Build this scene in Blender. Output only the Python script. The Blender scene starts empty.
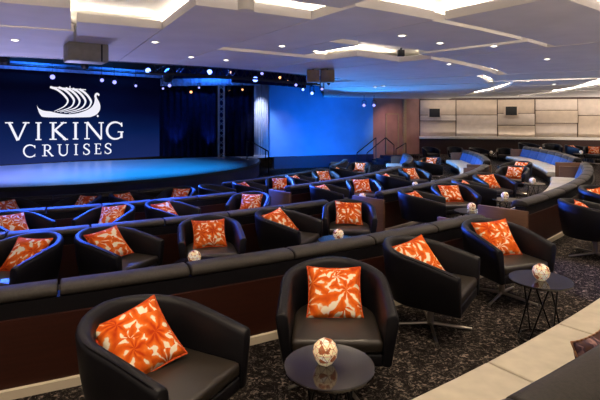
import bpy, bmesh, math, random
from mathutils import Vector, Matrix
random.seed(7)
S = bpy.context.scene
COL = S.collection
PI = math.pi

# ------------------------------------------------------------------ frame
F, HOR, CAMZ = 478.6, 119.0, 1.85          # focal length in px of a 600 px wide picture, horizon row, eye height
CX, CY = -10.1, 21.3                       # centre of the curved rows (on the stage)

def pol(r, deg, z=0.0):
    a = math.radians(deg)
    return Vector((CX + r*math.cos(a), CY + r*math.sin(a), z))
def at_z(u, y, z):                          # point of the place at height z seen in direction (u, y)
    d = F*(CAMZ - z)/(y - HOR)
    return Vector(((u-300)/F*d, d, z))
def ray_ring(u, r, far=False):              # angle on ring r seen in column u
    k = (u-300)/F
    a = k*k+1; b = -2*(k*CX+CY); c = CX*CX+CY*CY-r*r
    q = math.sqrt(max(0, b*b-4*a*c))
    t = (-b+q)/(2*a) if far else (-b-q)/(2*a)
    return math.degrees(math.atan2(t-CY, k*t-CX))

# ------------------------------------------------------------------ materials
def lin(c):
    f = lambda v: (v/255/12.92) if v/255 <= .04045 else ((v/255+.055)/1.055)**2.4
    return (f(c[0]), f(c[1]), f(c[2]), 1)
def newmat(name):
    m = bpy.data.materials.new(name); m.use_nodes = True
    return m, m.node_tree.nodes, m.node_tree.links, m.node_tree.nodes['Principled BSDF']
def mat(name, rgb, rough=.5, metal=0, spec=.5, var=0, scale=20, bump=0, bscale=200, coat=0):
    m, N, L, b = newmat(name)
    b.inputs['Base Color'].default_value = lin(rgb)
    b.inputs['Roughness'].default_value = rough
    b.inputs['Metallic'].default_value = metal
    b.inputs['Specular IOR Level'].default_value = spec
    b.inputs['Coat Weight'].default_value = coat
    tc = N.new('ShaderNodeTexCoord')
    if var:
        n = N.new('ShaderNodeTexNoise'); n.inputs['Scale'].default_value = scale
        L.new(tc.outputs['Object'], n.inputs['Vector'])
        r = N.new('ShaderNodeValToRGB')
        r.color_ramp.elements[0].color = lin([max(0, c*(1-var)) for c in rgb])
        r.color_ramp.elements[1].color = lin([min(255, c*(1+var)) for c in rgb])
        r.color_ramp.elements[0].position = .3; r.color_ramp.elements[1].position = .7
        L.new(n.outputs['Fac'], r.inputs['Fac']); L.new(r.outputs['Color'], b.inputs['Base Color'])
    if bump:
        n = N.new('ShaderNodeTexNoise'); n.inputs['Scale'].default_value = bscale
        L.new(tc.outputs['Object'], n.inputs['Vector'])
        bp = N.new('ShaderNodeBump'); bp.inputs['Strength'].default_value = bump; bp.inputs['Distance'].default_value = .01
        L.new(n.outputs['Fac'], bp.inputs['Height']); L.new(bp.outputs['Normal'], b.inputs['Normal'])
    return m
def emit(name, rgb, strength):
    m, N, L, b = newmat(name)
    b.inputs['Base Color'].default_value = (0.02, .02, .02, 1)
    b.inputs['Emission Color'].default_value = lin(rgb)
    b.inputs['Emission Strength'].default_value = strength
    return m

M = {}
M['leather'] = mat('black_leather', (16, 14, 18), .46, spec=.30, bump=.08, bscale=260)
M['leather_seat'] = mat('seat_leather', (42, 36, 30), .36, spec=.6, bump=.08, bscale=260)
M['pad'] = mat('charcoal_upholstery', (50, 45, 40), .55, spec=.4, var=.12, scale=60, bump=.15, bscale=180)
M['backrest'] = mat('blue_grey_upholstery', (52, 76, 118), .8, spec=.2, var=.08, scale=14)
M['cream'] = mat('cream_upholstery', (190, 181, 162), .6, spec=.3, var=.04, scale=9)
M['chrome'] = mat('brushed_metal', (190, 182, 172), .38, metal=1)
M['gunmetal'] = mat('dark_metal', (38, 36, 36), .35, metal=.8)
M['black'] = mat('matt_black', (14, 14, 18), .6)
M['skirting'] = mat('light_skirting', (214, 200, 176), .55)
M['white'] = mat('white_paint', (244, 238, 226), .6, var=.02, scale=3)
M['ceil'] = mat('ceiling_paint', (240, 234, 228), .75, var=.02, scale=2)
M['beige'] = mat('beige_panel', (205, 190, 176), .7, var=.03, scale=4)
M['beige_b'] = mat('beige_panel_warm', (198, 180, 160), .7, var=.03, scale=4)
M['brownwall'] = mat('rose_brown_wall', (150, 110, 98), .65, var=.06, scale=2)
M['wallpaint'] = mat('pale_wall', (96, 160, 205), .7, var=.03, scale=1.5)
M['box_tan'] = mat('tan_housing', (150, 128, 96), .6, var=.05, scale=12)
M['housing'] = mat('grey_beige_housing', (150, 145, 130), .55, var=.04, scale=12)
M['velvet'] = mat('navy_velvet', (14, 16, 44), .9, spec=.1, var=.2, scale=5)
M['columnm'] = mat('pale_column', (205, 205, 215), .55, var=.03, scale=5)
M['alu'] = mat('aluminium_tube', (170, 170, 178), .35, metal=.9)
M['navyrim'] = mat('navy_fascia', (24, 26, 60), .6, var=.1, scale=6)
M['valance'] = mat('valance_cloth', (130, 150, 190), .85, var=.1, scale=7)

def wood_mat():
    m, N, L, b = newmat('dark_walnut')
    tc = N.new('ShaderNodeTexCoord'); mp = N.new('ShaderNodeMapping'); mp.inputs['Scale'].default_value = (1.5, 1.5, 14)
    n = N.new('ShaderNodeTexNoise'); n.inputs['Scale'].default_value = 3; n.inputs['Detail'].default_value = 6
    r = N.new('ShaderNodeValToRGB')
    r.color_ramp.elements[0].color = lin((36, 15, 9)); r.color_ramp.elements[1].color = lin((64, 29, 18))
    L.new(tc.outputs['Object'], mp.inputs['Vector']); L.new(mp.outputs['Vector'], n.inputs['Vector'])
    L.new(n.outputs['Fac'], r.inputs['Fac']); L.new(r.outputs['Color'], b.inputs['Base Color'])
    b.inputs['Roughness'].default_value = .38
    return m
M['wood'] = wood_mat()

def endwood_mat():
    m, N, L, b = newmat('end_panel_walnut')
    tc = N.new('ShaderNodeTexCoord'); mp = N.new('ShaderNodeMapping'); mp.inputs['Scale'].default_value = (1.5, 1.5, 14)
    n = N.new('ShaderNodeTexNoise'); n.inputs['Scale'].default_value = 3; n.inputs['Detail'].default_value = 6
    r = N.new('ShaderNodeValToRGB')
    r.color_ramp.elements[0].color = lin((96, 66, 48)); r.color_ramp.elements[1].color = lin((124, 90, 66))
    L.new(tc.outputs['Object'], mp.inputs['Vector']); L.new(mp.outputs['Vector'], n.inputs['Vector'])
    L.new(n.outputs['Fac'], r.inputs['Fac']); L.new(r.outputs['Color'], b.inputs['Base Color'])
    b.inputs['Roughness'].default_value = .4
    return m
M['endwood'] = endwood_mat()

def carpet_mat():
    m, N, L, b = newmat('patterned_carpet')
    tc = N.new('ShaderNodeTexCoord')
    n1 = N.new('ShaderNodeTexNoise'); n1.inputs['Scale'].default_value = 9; n1.inputs['Detail'].default_value = 3
    mx = N.new('ShaderNodeMixRGB'); mx.blend_type = 'LINEAR_LIGHT'; mx.inputs['Fac'].default_value = .12
    v = N.new('ShaderNodeTexVoronoi'); v.inputs['Scale'].default_value = 16; v.feature = 'DISTANCE_TO_EDGE'
    v2 = N.new('ShaderNodeTexNoise'); v2.inputs['Scale'].default_value = 27; v2.inputs['Detail'].default_value = 6; v2.inputs['Distortion'].default_value = 1.6
    mp = N.new('ShaderNodeMapping'); mp.inputs['Scale'].default_value = (1, 1, .0)
    L.new(tc.outputs['Object'], mp.inputs['Vector'])
    L.new(mp.outputs['Vector'], n1.inputs['Vector']); L.new(mp.outputs['Vector'], mx.inputs['Color1']); L.new(n1.outputs['Color'], mx.inputs['Color2'])
    L.new(mx.outputs['Color'], v.inputs['Vector']); L.new(mx.outputs['Color'], v2.inputs['Vector'])
    r = N.new('ShaderNodeValToRGB'); cr = r.color_ramp
    cr.elements[0].position = .36; cr.elements[0].color = lin((17, 13, 12))
    cr.elements[1].position = .76; cr.elements[1].color = lin((140, 125, 114))
    e = cr.elements.new(.57); e.color = lin((34, 27, 25))
    e = cr.elements.new(.655); e.color = lin((80, 75, 69))
    ad = N.new('ShaderNodeMath'); ad.operation = 'MULTIPLY_ADD'; ad.inputs[1].default_value = .45; 
    L.new(v.outputs['Distance'], ad.inputs[0]); L.new(v2.outputs['Fac'], ad.inputs[2])
    L.new(ad.outputs[0], r.inputs['Fac']); L.new(r.outputs['Color'], b.inputs['Base Color'])
    bp = N.new('ShaderNodeBump'); bp.inputs['Strength'].default_value = .7; bp.inputs['Distance'].default_value = .02
    L.new(ad.outputs[0], bp.inputs['Height']); L.new(bp.outputs['Normal'], b.inputs['Normal'])
    b.inputs['Roughness'].default_value = .95; b.inputs['Specular IOR Level'].default_value = .1
    return m
M['carpet'] = carpet_mat()

def cushion_mat():
    m, N, L, b = newmat('orange_print_fabric')
    tc = N.new('ShaderNodeTexCoord'); oi = N.new('ShaderNodeObjectInfo')
    add = N.new('ShaderNodeVectorMath'); add.operation = 'MULTIPLY_ADD'
    L.new(oi.outputs['Random'], add.inputs[0]); add.inputs[1].default_value = (7, 0, 3); L.new(tc.outputs['Object'], add.inputs[2])
    fl = N.new('ShaderNodeVectorMath'); fl.operation = 'MULTIPLY'; fl.inputs[1].default_value = (1, .25, 1); L.new(add.outputs[0], fl.inputs[0])
    n = N.new('ShaderNodeTexNoise'); n.inputs['Scale'].default_value = 9; n.inputs['Detail'].default_value = 2
    mx = N.new('ShaderNodeMixRGB'); mx.blend_type = 'LINEAR_LIGHT'; mx.inputs['Fac'].default_value = .05
    L.new(fl.outputs[0], n.inputs['Vector']); L.new(fl.outputs[0], mx.inputs['Color1']); L.new(n.outputs['Color'], mx.inputs['Color2'])
    # petals: slim cells fanning out of a few flower heads
    vf = N.new('ShaderNodeTexVoronoi'); vf.inputs['Scale'].default_value = 4.4; vf.inputs['Randomness'].default_value = .8
    L.new(mx.outputs['Color'], vf.inputs['Vector'])
    df = N.new('ShaderNodeVectorMath'); df.operation = 'SUBTRACT'
    L.new(mx.outputs['Color'], df.inputs[0]); L.new(vf.outputs['Position'], df.inputs[1])
    sx = N.new('ShaderNodeSeparateXYZ'); L.new(df.outputs[0], sx.inputs[0])
    at = N.new('ShaderNodeMath'); at.operation = 'ARCTAN2'; L.new(sx.outputs['Z'], at.inputs[0]); L.new(sx.outputs['X'], at.inputs[1])
    k = N.new('ShaderNodeMath'); k.operation = 'MULTIPLY'; k.inputs[1].default_value = 7; L.new(at.outputs[0], k.inputs[0])
    co_ = N.new('ShaderNodeMath'); co_.operation = 'COSINE'; L.new(k.outputs[0], co_.inputs[0])
    # ring profile: cream only part way out from each head
    mr = N.new('ShaderNodeMapRange'); mr.inputs[1].default_value = .12; mr.inputs[2].default_value = .36; L.new(vf.outputs['Distance'], mr.inputs[0])
    n2 = N.new('ShaderNodeTexNoise'); n2.inputs['Scale'].default_value = 15; n2.inputs['Detail'].default_value = 3
    L.new(fl.outputs[0], n2.inputs['Vector'])
    a1 = N.new('ShaderNodeMath'); a1.operation = 'MULTIPLY_ADD'; a1.inputs[1].default_value = .42; L.new(co_.outputs[0], a1.inputs[0]); L.new(mr.outputs[0], a1.inputs[2])
    a2 = N.new('ShaderNodeMath'); a2.operation = 'MULTIPLY_ADD'; a2.inputs[1].default_value = 1.7; L.new(n2.outputs['Fac'], a2.inputs[0]); L.new(a1.outputs[0], a2.inputs[2])
    a3 = N.new('ShaderNodeMath'); a3.operation = 'MULTIPLY'; a3.inputs[1].default_value = .4; L.new(a2.outputs[0], a3.inputs[0])
    r = N.new('ShaderNodeValToRGB'); cr = r.color_ramp
    cr.elements[0].position = .34; cr.elements[0].color = lin((190, 56, 12))
    cr.elements[1].position = .87; cr.elements[1].color = lin((250, 234, 208))
    e = cr.elements.new(.70); e.color = lin((232, 104, 24))
    e = cr.elements.new(.82); e.color = lin((240, 134, 56))
    L.new(a3.outputs[0], r.inputs['Fac']); L.new(r.outputs['Color'], b.inputs['Base Color'])
    b.inputs['Roughness'].default_value = .85; b.inputs['Specular IOR Level'].default_value = .15
    return m
M['cushion'] = cushion_mat()
M['piping'] = mat('orange_piping', (214, 84, 24), .8)
def darkcushion_mat():
    m, N, L, b = newmat('dark_print_fabric')
    tc = N.new('ShaderNodeTexCoord')
    v = N.new('ShaderNodeTexNoise'); v.inputs['Scale'].default_value = 9; v.inputs['Distortion'].default_value = 2
    L.new(tc.outputs['Object'], v.inputs['Vector'])
    r = N.new('ShaderNodeValToRGB'); cr = r.color_ramp
    cr.elements[0].position = .40; cr.elements[0].color = lin((70, 34, 18))
    cr.elements[1].position = .68; cr.elements[1].color = lin((170, 130, 124))
    e = cr.elements.new(.5); e.color = lin((52, 30, 50))
    L.new(v.outputs['Fac'], r.inputs['Fac']); L.new(r.outputs['Color'], b.inputs['Base Color'])
    b.inputs['Roughness'].default_value = .8
    return m
M['dark_cushion'] = darkcushion_mat()

M['tabletop'] = mat('smoked_glass_top', (30, 23, 20), .1, spec=.85)
M['mosaic'] = None
def mosaic_mat():
    m, N, L, b = newmat('mosaic_glass')
    g = N.new('ShaderNodeNewGeometry')
    tc = N.new('ShaderNodeTexCoord')
    v = N.new('ShaderNodeTexVoronoi'); v.inputs['Scale'].default_value = 30
    L.new(tc.outputs['Object'], v.inputs['Vector'])
    r = N.new('ShaderNodeValToRGB'); cr = r.color_ramp; cr.interpolation = 'CONSTANT'
    cr.elements[0].position = 0; cr.elements[0].color = lin((255, 226, 180))
    cr.elements[1].position = .5; cr.elements[1].color = lin((170, 96, 60))
    e = cr.elements.new(.80); e.color = lin((250, 236, 214))
    sp = N.new('ShaderNodeSeparateColor'); L.new(v.outputs['Color'], sp.inputs[0])
    L.new(sp.outputs[0], r.inputs['Fac'])
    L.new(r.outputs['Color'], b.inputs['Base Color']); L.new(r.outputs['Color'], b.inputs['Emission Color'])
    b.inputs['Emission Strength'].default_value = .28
    b.inputs['Roughness'].default_value = .25
    return m
M['mosaic'] = mosaic_mat()
M['leading'] = mat('bronze_leading', (168, 120, 84), .35, metal=.3)
M['flame'] = emit('candle_flame', (255, 190, 110), 5)
M['cove'] = emit('cove_strip', (255, 241, 224), 46)
M['lens_warm'] = emit('downlight_lens', (255, 240, 215), 6)
M['lens_blue'] = emit('stage_lens_blue', (110, 140, 255), 6)
M['lens_amber'] = emit('stage_lens_amber', (255, 170, 110), 3)
M['lens_white'] = emit('stage_lens_violet', (150, 150, 255), 2.2)
M['logo'] = emit('screen_white', (240, 236, 244), 1.0)

def deck_mat():
    m, N, L, b = newmat('stage_deck')
    tc = N.new('ShaderNodeTexCoord')
    n = N.new('ShaderNodeTexNoise'); n.inputs['Scale'].default_value = .9; n.inputs['Detail'].default_value = 4
    L.new(tc.outputs['Object'], n.inputs['Vector'])
    r = N.new('ShaderNodeValToRGB')
    r.color_ramp.elements[0].color = lin((120, 120, 135)); r.color_ramp.elements[1].color = lin((150, 148, 160))
    L.new(n.outputs['Fac'], r.inputs['Fac']); L.new(r.outputs['Color'], b.inputs['Base Color'])
    b.inputs['Roughness'].default_value = .3
    return m
M['deck'] = deck_mat()
def screen_mat():
    m, N, L, b = newmat('video_screen_picture')
    tc = N.new('ShaderNodeTexCoord'); sp = N.new('ShaderNodeSeparateXYZ')
    L.new(tc.outputs['Generated'], sp.inputs[0])
    r = N.new('ShaderNodeValToRGB'); cr = r.color_ramp
    cr.elements[0].position = 0; cr.elements[0].color = lin((34, 50, 116))
    cr.elements[1].position = .8; cr.elements[1].color = lin((3, 3, 26))
    e = cr.elements.new(.3); e.color = lin((12, 34, 92))
    e = cr.elements.new(.55); e.color = lin((6, 12, 52))
    n = N.new('ShaderNodeTexNoise'); n.inputs['Scale'].default_value = 2.2; n.inputs['Detail'].default_value = 2
    L.new(tc.outputs['Generated'], n.inputs['Vector'])
    ma = N.new('ShaderNodeMath'); ma.operation = 'MULTIPLY_ADD'; ma.inputs[1].default_value = .5
    L.new(n.outputs['Fac'], ma.inputs[0]); 
    sb = N.new('ShaderNodeMath'); sb.operation = 'SUBTRACT'; sb.inputs[1].default_value = .25
    L.new(sp.outputs['Z'], sb.inputs[0]); L.new(sb.outputs[0], ma.inputs[2])
    L.new(ma.outputs[0], r.inputs['Fac'])
    L.new(r.outputs['Color'], b.inputs['Emission Color']); b.inputs['Emission Strength'].default_value = .62
    b.inputs['Base Color'].default_value = (.002, .002, .004, 1); b.inputs['Roughness'].default_value = .7; b.inputs['Specular IOR Level'].default_value = .05
    return m
M['screen'] = screen_mat()

# ------------------------------------------------------------------ mesh helpers
def obj(name, vf, m, parent=None, smooth=False, bevel=0, seg=2):
    me = bpy.data.meshes.new(name)
    if isinstance(vf, bmesh.types.BMesh):
        vf.to_mesh(me); vf.free()
    else:
        me.from_pydata([tuple(v) for v in vf[0]], [], vf[1]); me.update()
        bm = bmesh.new(); bm.from_mesh(me); bmesh.ops.recalc_face_normals(bm, faces=bm.faces[:]); bm.to_mesh(me); bm.free()
    o = bpy.data.objects.new(name, me); COL.objects.link(o)
    if m: me.materials.append(m)
    if smooth:
        for p in me.polygons: p.use_smooth = True
    if bevel:
        b = o.modifiers.new('bevel', 'BEVEL'); b.width = bevel; b.segments = seg; b.limit_method = 'ANGLE'
        for p in me.polygons: p.use_smooth = True
        b.harden_normals = False
    if parent: o.parent = parent
    return o
def structure(o):
    o['kind'] = 'structure'; return o
def tag(o, label, cat, group=None):
    o['label'] = label; o['category'] = cat
    if group: o['group'] = group
    return o
def thing(name, label, cat, loc=(0, 0, 0), rotz=0, group=None):
    o = bpy.data.objects.new(name, None); COL.objects.link(o); o.empty_display_size = .1
    o.location = loc; o.rotation_euler = (0, 0, rotz)
    return tag(o, label, cat, group)
def copy_tree(o, parent=None):
    c = o.copy(); COL.objects.link(c)
    if parent: c.parent = parent
    for ch in list(o.children): copy_tree(ch, c)
    return c
def join(*parts):
    V, Fc = [], []
    for v, f in parts:
        n = len(V); V += [Vector(x) for x in v]; Fc += [tuple(i+n for i in q) for q in f]
    return V, Fc
def box(x0, x1, y0, y1, z0, z1):
    return ([(x0,y0,z0),(x1,y0,z0),(x1,y1,z0),(x0,y1,z0),(x0,y0,z1),(x1,y0,z1),(x1,y1,z1),(x0,y1,z1)],
            [(3,2,1,0),(4,5,6,7),(0,1,5,4),(1,2,6,5),(2,3,7,6),(3,0,4,7)])
def tube(p, q, r, n=10, r2=None):
    p, q = Vector(p), Vector(q); d = (q-p).normalized()
    a = d.orthogonal().normalized(); b = d.cross(a)
    r2 = r if r2 is None else r2
    V = [p + (a*math.cos(2*PI*i/n)+b*math.sin(2*PI*i/n))*r for i in range(n)] + [q + (a*math.cos(2*PI*i/n)+b*math.sin(2*PI*i/n))*r2 for i in range(n)]
    return V, [(i, (i+1) % n, n+(i+1) % n, n+i) for i in range(n)] + [tuple(range(n))[::-1], tuple(range(n, 2*n))]
def path_tube(pts, r, n=8):
    return join(*[tube(pts[i], pts[i+1], r, n) for i in range(len(pts)-1)])
def lathe(prof, n=28, c=(0, 0, 0)):
    V, Fc = [], []
    for r, z in prof:
        for i in range(n):
            V.append(Vector((c[0]+r*math.cos(2*PI*i/n), c[1]+r*math.sin(2*PI*i/n), c[2]+z)))
    for k in range(len(prof)-1):
        for i in range(n):
            Fc.append((k*n+i, k*n+(i+1) % n, (k+1)*n+(i+1) % n, (k+1)*n+i))
    Fc += [tuple(range(n))[::-1], tuple(range((len(prof)-1)*n, len(prof)*n))]
    return V, Fc
def sweep(prof, t0, t1, step=1.5, o=None):
    """profile of (radius, height) swept about the rows' centre from angle t0 to t1, closed ends"""
    n = max(1, math.ceil(abs(t1-t0)/step)); k = len(prof); V, Fc = [], []
    org = o or Vector((0, 0, 0))
    for i in range(n+1):
        t = t0+(t1-t0)*i/n
        for r, z in prof: V.append(pol(r, t, z)-org)
    for i in range(n):
        for j in range(k):
            Fc.append((i*k+j, i*k+(j+1) % k, (i+1)*k+(j+1) % k, (i+1)*k+j))
    Fc += [tuple(range(k)), tuple(range(n*k, n*k+k))[::-1]]
    return V, Fc
def wallbox(a, b, z0, z1, th):
    """upright slab from plan point a to b, thickness th away from the camera side"""
    a, b = Vector((a[0], a[1], 0)), Vector((b[0], b[1], 0)); d = (b-a).normalized(); n = Vector((-d.y, d.x, 0))*th
    V = [Vector((p.x, p.y, z)) for z in (z0, z1) for p in (a, b, b+n, a+n)]
    return V, [(3,2,1,0),(4,5,6,7),(0,1,5,4),(1,2,6,5),(2,3,7,6),(3,0,4,7)]

# ------------------------------------------------------------------ floors
RA, RB, RC, RD, RZ = 19.57, 17.08, 14.55, 12.0, 22.4
ZF = dict(A=0.0, B=-.16, C=-.32, D=-.48, E=-.66)
def ring_floor(r0, r1, z, zlow):
    return sweep([(r0, zlow), (r1, zlow), (r1, z), (r0, z)], -120, 60, 2)
structure(obj('floor', ring_floor(RA+.2, RZ+.2, 0, -.9), M['carpet']))
structure(obj('floor', ring_floor(RB+.2, RA+.2, -.16, -.9), M['carpet']))
structure(obj('floor', ring_floor(RC+.2, RB+.2, -.32, -.9), M['carpet']))
structure(obj('floor', ring_floor(RD+.2, RC+.2, -.48, -.9), M['carpet']))
structure(obj('floor', ring_floor(.3, RD+.2, -.66, -.9), M['carpet']))
structure(obj('floor', ring_floor(RZ+.2, 24.4, .13, -.9), M['carpet']))

# ------------------------------------------------------------------ banquette benches
def bench(label, R, zt, zi, zo, t0, t1, seatd=.74, shift=0):
    c = pol(R, (t0+t1)/2, zi)
    root = thing('banquette_bench', label, 'bench', pol(R-shift, (t0+t1)/2, zi))
    step = math.degrees(.35/R)
    e = math.degrees(.055/R)
    obj('carcass', sweep([(R-.55, zi), (R-.55, zi+.28), (R+.04, zi+.28), (R+.04, zt-.19), (R+.2, zt-.19), (R+.2, zi)], t0+e, t1-e, step, c), M['wood'], root)
    for a, b in ((t0, t0+e), (t1-e, t1)):
        obj('end_panel', sweep([(R-.52, zi), (R-.52, zt-.13), (R+.21, zt-.13), (R+.21, zi)], a, b, 5, c), M['endwood'], root, bevel=.008)
    obj('skirting', sweep([(R+.2, zo), (R+.2, zo+.065), (R+.225, zo+.06), (R+.225, zo)], t0+e, t1-e, step, c), M['skirting'], root)
    arc = math.radians(t1-t0)*R
    n = max(1, round(arc/.9)); w = (t1-t0-2*e)/n; g = math.degrees(.008/R)
    for i in range(n):
        a, b = t0+e+i*w+g, t0+e+(i+1)*w-g
        obj('seat_cushion', sweep([(R-seatd+.02, zi+.28), (R-seatd, zi+.31), (R-seatd, zi+.40), (R-seatd+.03, zi+.43), (R-.06, zi+.43), (R-.04, zi+.28)], a, b, step, c), M['cream'], root, bevel=.012)
        bk = obj('backrest', sweep([(R-.17, zi+.435), (R-.055, zt-.13), (R+.02, zt-.13), (R-.05, zi+.435)], a, b, step, c), M['backrest'], root, bevel=.01)
        obj('back_cushion', sweep([(R-.055, zt-.13), (R-.03, zt-.03), (R+.0, zt-.006), (R+.05, zt), (R+.12, zt), (R+.165, zt-.014), (R+.182, zt-.035), (R+.182, zt-.065), (R+.165, zt-.08), (R+.02, zt-.08)], a, b, step, c), M['pad'], root, bevel=.014)
    obj('back_panel', sweep([(R+.02, zt-.2), (R+.02, zt-.082), (R+.172, zt-.082), (R+.172, zt-.2)], t0+e, t1-e, step, c), M['leather'], root)
    return root
aw = lambda R: math.degrees(1.26/R)
zt = {'A': .70, 'B': .546, 'C': .386, 'D': .215}
RR = {'A': RA, 'B': RB, 'C': RC, 'D': RD}
names = {'A': 'first', 'B': 'second', 'C': 'third', 'D': 'fourth'}
down = {'A': 'B', 'B': 'C', 'C': 'D', 'D': 'E'}
for k in 'ABCD':
    R = RR[k]; zi = ZF[down[k]]; zo = ZF[k]
    bench(f'dark curved bench with charcoal pad, left block, {names[k]} from the front', R+(.12 if k == 'A' else 0), zt[k], zi, zo, -73 if k != 'D' else -75, -47.8-aw(R))
    bench(f'curved cream seated bench right of the central aisle, {names[k]} from the front', R, zt[k], zi, zo, -48, -25.6)
    bench(f'far blue backed curved bench beyond the second aisle, {names[k]} from the front', R, zt[k], zi, zo, -21.8, -3 if k != 'D' else -8)
bench('cream bench with grey back pad filling the lower right corner', RZ, .85, 0, .13, -68, -47, seatd=.71, shift=.13).rotation_euler = (0, 0, math.radians(4.5))

# ------------------------------------------------------------------ tub chair
def shell_bm():
    W, Rb = .345, .345; cyb = -.04                   # centre line half width, back radius, centre of the back arc
    pts = []
    for i in range(6): pts.append((W+.012*(1-i/5), .36-(.36-cyb)*i/6, i/6*.25))
    na = 18
    for i in range(na+1):
        a = PI*i/na; pts.append((Rb*math.cos(a), cyb-Rb*math.sin(a)*.98, .25+.5*i/na))
    for i in range(1, 7): pts.append((-W-.012*(i/6), cyb+(.36-cyb)*i/6, .75+.25*i/6))
    n = len(pts); V, Fc = [], []
    for i, (x, y, s) in enumerate(pts):
        a, b = pts[max(0, i-1)], pts[min(n-1, i+1)]
        tx, ty = b[0]-a[0], b[1]-a[1]; l = math.hypot(tx, ty); nx, ny = -ty/l, tx/l      # outward is (-)?
        if nx*x+ny*(y-cyb) < 0: nx, ny = -nx, -ny
        h = .75-.15*abs(2*s-1)**1.35
        th = .042
        prof = [(-th, .27), (-th, h-.035), (-th*.8, h-.012), (-th*.35, h), (th*.35, h), (th*.8, h-.012), (th, h-.035), (th*.95, .5), (th*.45, .28), (th*.2, .265)]
        for o_, z in prof:
            lean = .045*max(0, (z-.24)/.5)-.02
            V.append((x+nx*(o_+lean), y+ny*(o_+lean), z))
    k = 10
    for i in range(n-1):
        for j in range(k):
            Fc.append((i*k+j, i*k+(j+1) % k, (i+1)*k+(j+1) % k, (i+1)*k+j))
    Fc += [tuple(range(k)), tuple(range((n-1)*k, n*k))[::-1]]
    return V, Fc
def seat_vf(z0, z1, inset=0):
    P = []
    W, cyb = .305-inset, -.04
    P += [(W, .355-inset), ]
    for i in range(13):
        a = PI*i/12; P.append((W*math.cos(a), cyb-W*math.sin(a)))
    P += [(-W, .355-inset)]
    n = len(P)
    V = [(x, y, z0) for x, y in P]+[(x, y, z1) for x, y in P]
    return V, [tuple(range(n))[::-1], tuple(range(n, 2*n))]+[(i, (i+1) % n, n+(i+1) % n, n+i) for i in range(n)]
def make_chair():
    root = thing('tub_chair', 'x', 'chair')
    obj('tub_shell', shell_bm(), M['leather'], root, smooth=True, bevel=.012)
    obj('seat_frame', seat_vf(.265, .345, .004), M['leather'], root, bevel=.012)
    obj('seat_cushion', seat_vf(.345, .435), M['leather_seat'], root, bevel=.03, seg=3)
    obj('swivel_column', lathe([(.06, .255), (.06, .23), (.03, .19), (.03, .05), (.045, .04)][::-1], 14), M['chrome'], root)
    for q in range(4):
        a = .45+q*PI/2
        obj('leg', tube((.03*math.cos(a), .03*math.sin(a), .045), (.37*math.cos(a), .37*math.sin(a), .014), .016, 8, .012), M['chrome'], root)
    return root
def cushion_vf(s=.205, t=.07, n=14):
    V, Fc = [], []
    for side in (1, -1):
        for i in range(n+1):
            for j in range(n+1):
                x, y = 2*i/n-1, 2*j/n-1
                pin = 1-.085*(1-y*y); pin2 = 1-.085*(1-x*x)
                th = t*((1-abs(x)**2.6)*(1-abs(y)**2.6))**.55
                V.append((x*s*pin, side*th, y*s*pin2))
    m = (n+1)*(n+1)
    for k in (0, m):
        for i in range(n):
            for j in range(n):
                q = (k+i*(n+1)+j, k+i*(n+1)+j+1, k+(i+1)*(n+1)+j+1, k+(i+1)*(n+1)+j)
                Fc.append(q if k else q[::-1])
    return V, Fc
def make_cushion():
    V, Fc = cushion_vf()
    bm = bmesh.new(); vs = [bm.verts.new(v) for v in V]
    for f in Fc: bm.faces.new([vs[i] for i in f])
    bmesh.ops.remove_doubles(bm, verts=bm.verts[:], dist=1e-4)
    bmesh.ops.recalc_face_normals(bm, faces=bm.faces[:])
    o = obj('throw_cushion', bm, M['cushion'], smooth=True)
    s_, e = .205, []
    for k in range(4):
        for i in range(10):
            q = 2*i/10-1; pin = 1-.085*(1-q*q)
            x, y = [(q, pin), (pin, -q), (-q, -pin), (-pin, q)][k]
            e.append(Vector((x*s_, 0, y*s_)))
    obj('piping', path_tube(e+[e[0]], .005, 6), M['piping'], o, smooth=True)
    return o
def make_table():
    root = thing('side_table', 'x', 'table')
    obj('tabletop', lathe([(.235, .485), (.25, .49), (.25, .502), (.246, .506)], 40), M['tabletop'], root)
    obj('base_ring', join(*[tube((.17*math.cos(2*PI*i/20), .17*math.sin(2*PI*i/20), .01), (.17*math.cos(2*PI*(i+1)/20), .17*math.sin(2*PI*(i+1)/20), .01), .008, 6) for i in range(20)]), M['gunmetal'], root)
    for q in range(6):
        a = 2*PI*q/6
        obj('leg', tube((.17*math.cos(a), .17*math.sin(a), .01), (.13*math.cos(a+1.1), .13*math.sin(a+1.1), .488), .007, 6), M['gunmetal'], root)
    return root
def make_candle():
    root = thing('candle_globe', 'x', 'candle holder')
    bm = bmesh.new(); bmesh.ops.create_icosphere(bm, subdivisions=2, radius=.07)
    bmesh.ops.translate(bm, verts=bm.verts[:], vec=(0, 0, .068))
    for v in bm.verts:
        if v.co.z < .012: v.co.z = .0
    dis = bmesh.ops.dissolve_limit(bm, angle_limit=math.radians(3), verts=bm.verts[:], edges=bm.edges[:])
    r = bmesh.ops.inset_individual(bm, faces=bm.faces[:], thickness=.003, depth=0)
    fr = r['faces']
    bm2 = bm.copy()
    bm.faces.ensure_lookup_table(); bm2.faces.ensure_lookup_table()
    ids = set(f.index for f in fr)
    bm.faces.index_update(); bm2.faces.index_update()
    frs = set(f.index for f in fr)
    bmesh.ops.delete(bm2, geom=[f for f in bm2.faces if f.index in frs], context='FACES')
    bmesh.ops.delete(bm, geom=[f for f in bm.faces if f.index not in frs], context='FACES')
    obj('leading', bm, M['leading'], root)
    obj('glass_facet', bm2, M['mosaic'], root)
    obj('candle', lathe([(.02, .004), (.02, .035), (.004, .037), (.003, .05)], 10), M['flame'], root)
    return root

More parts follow.
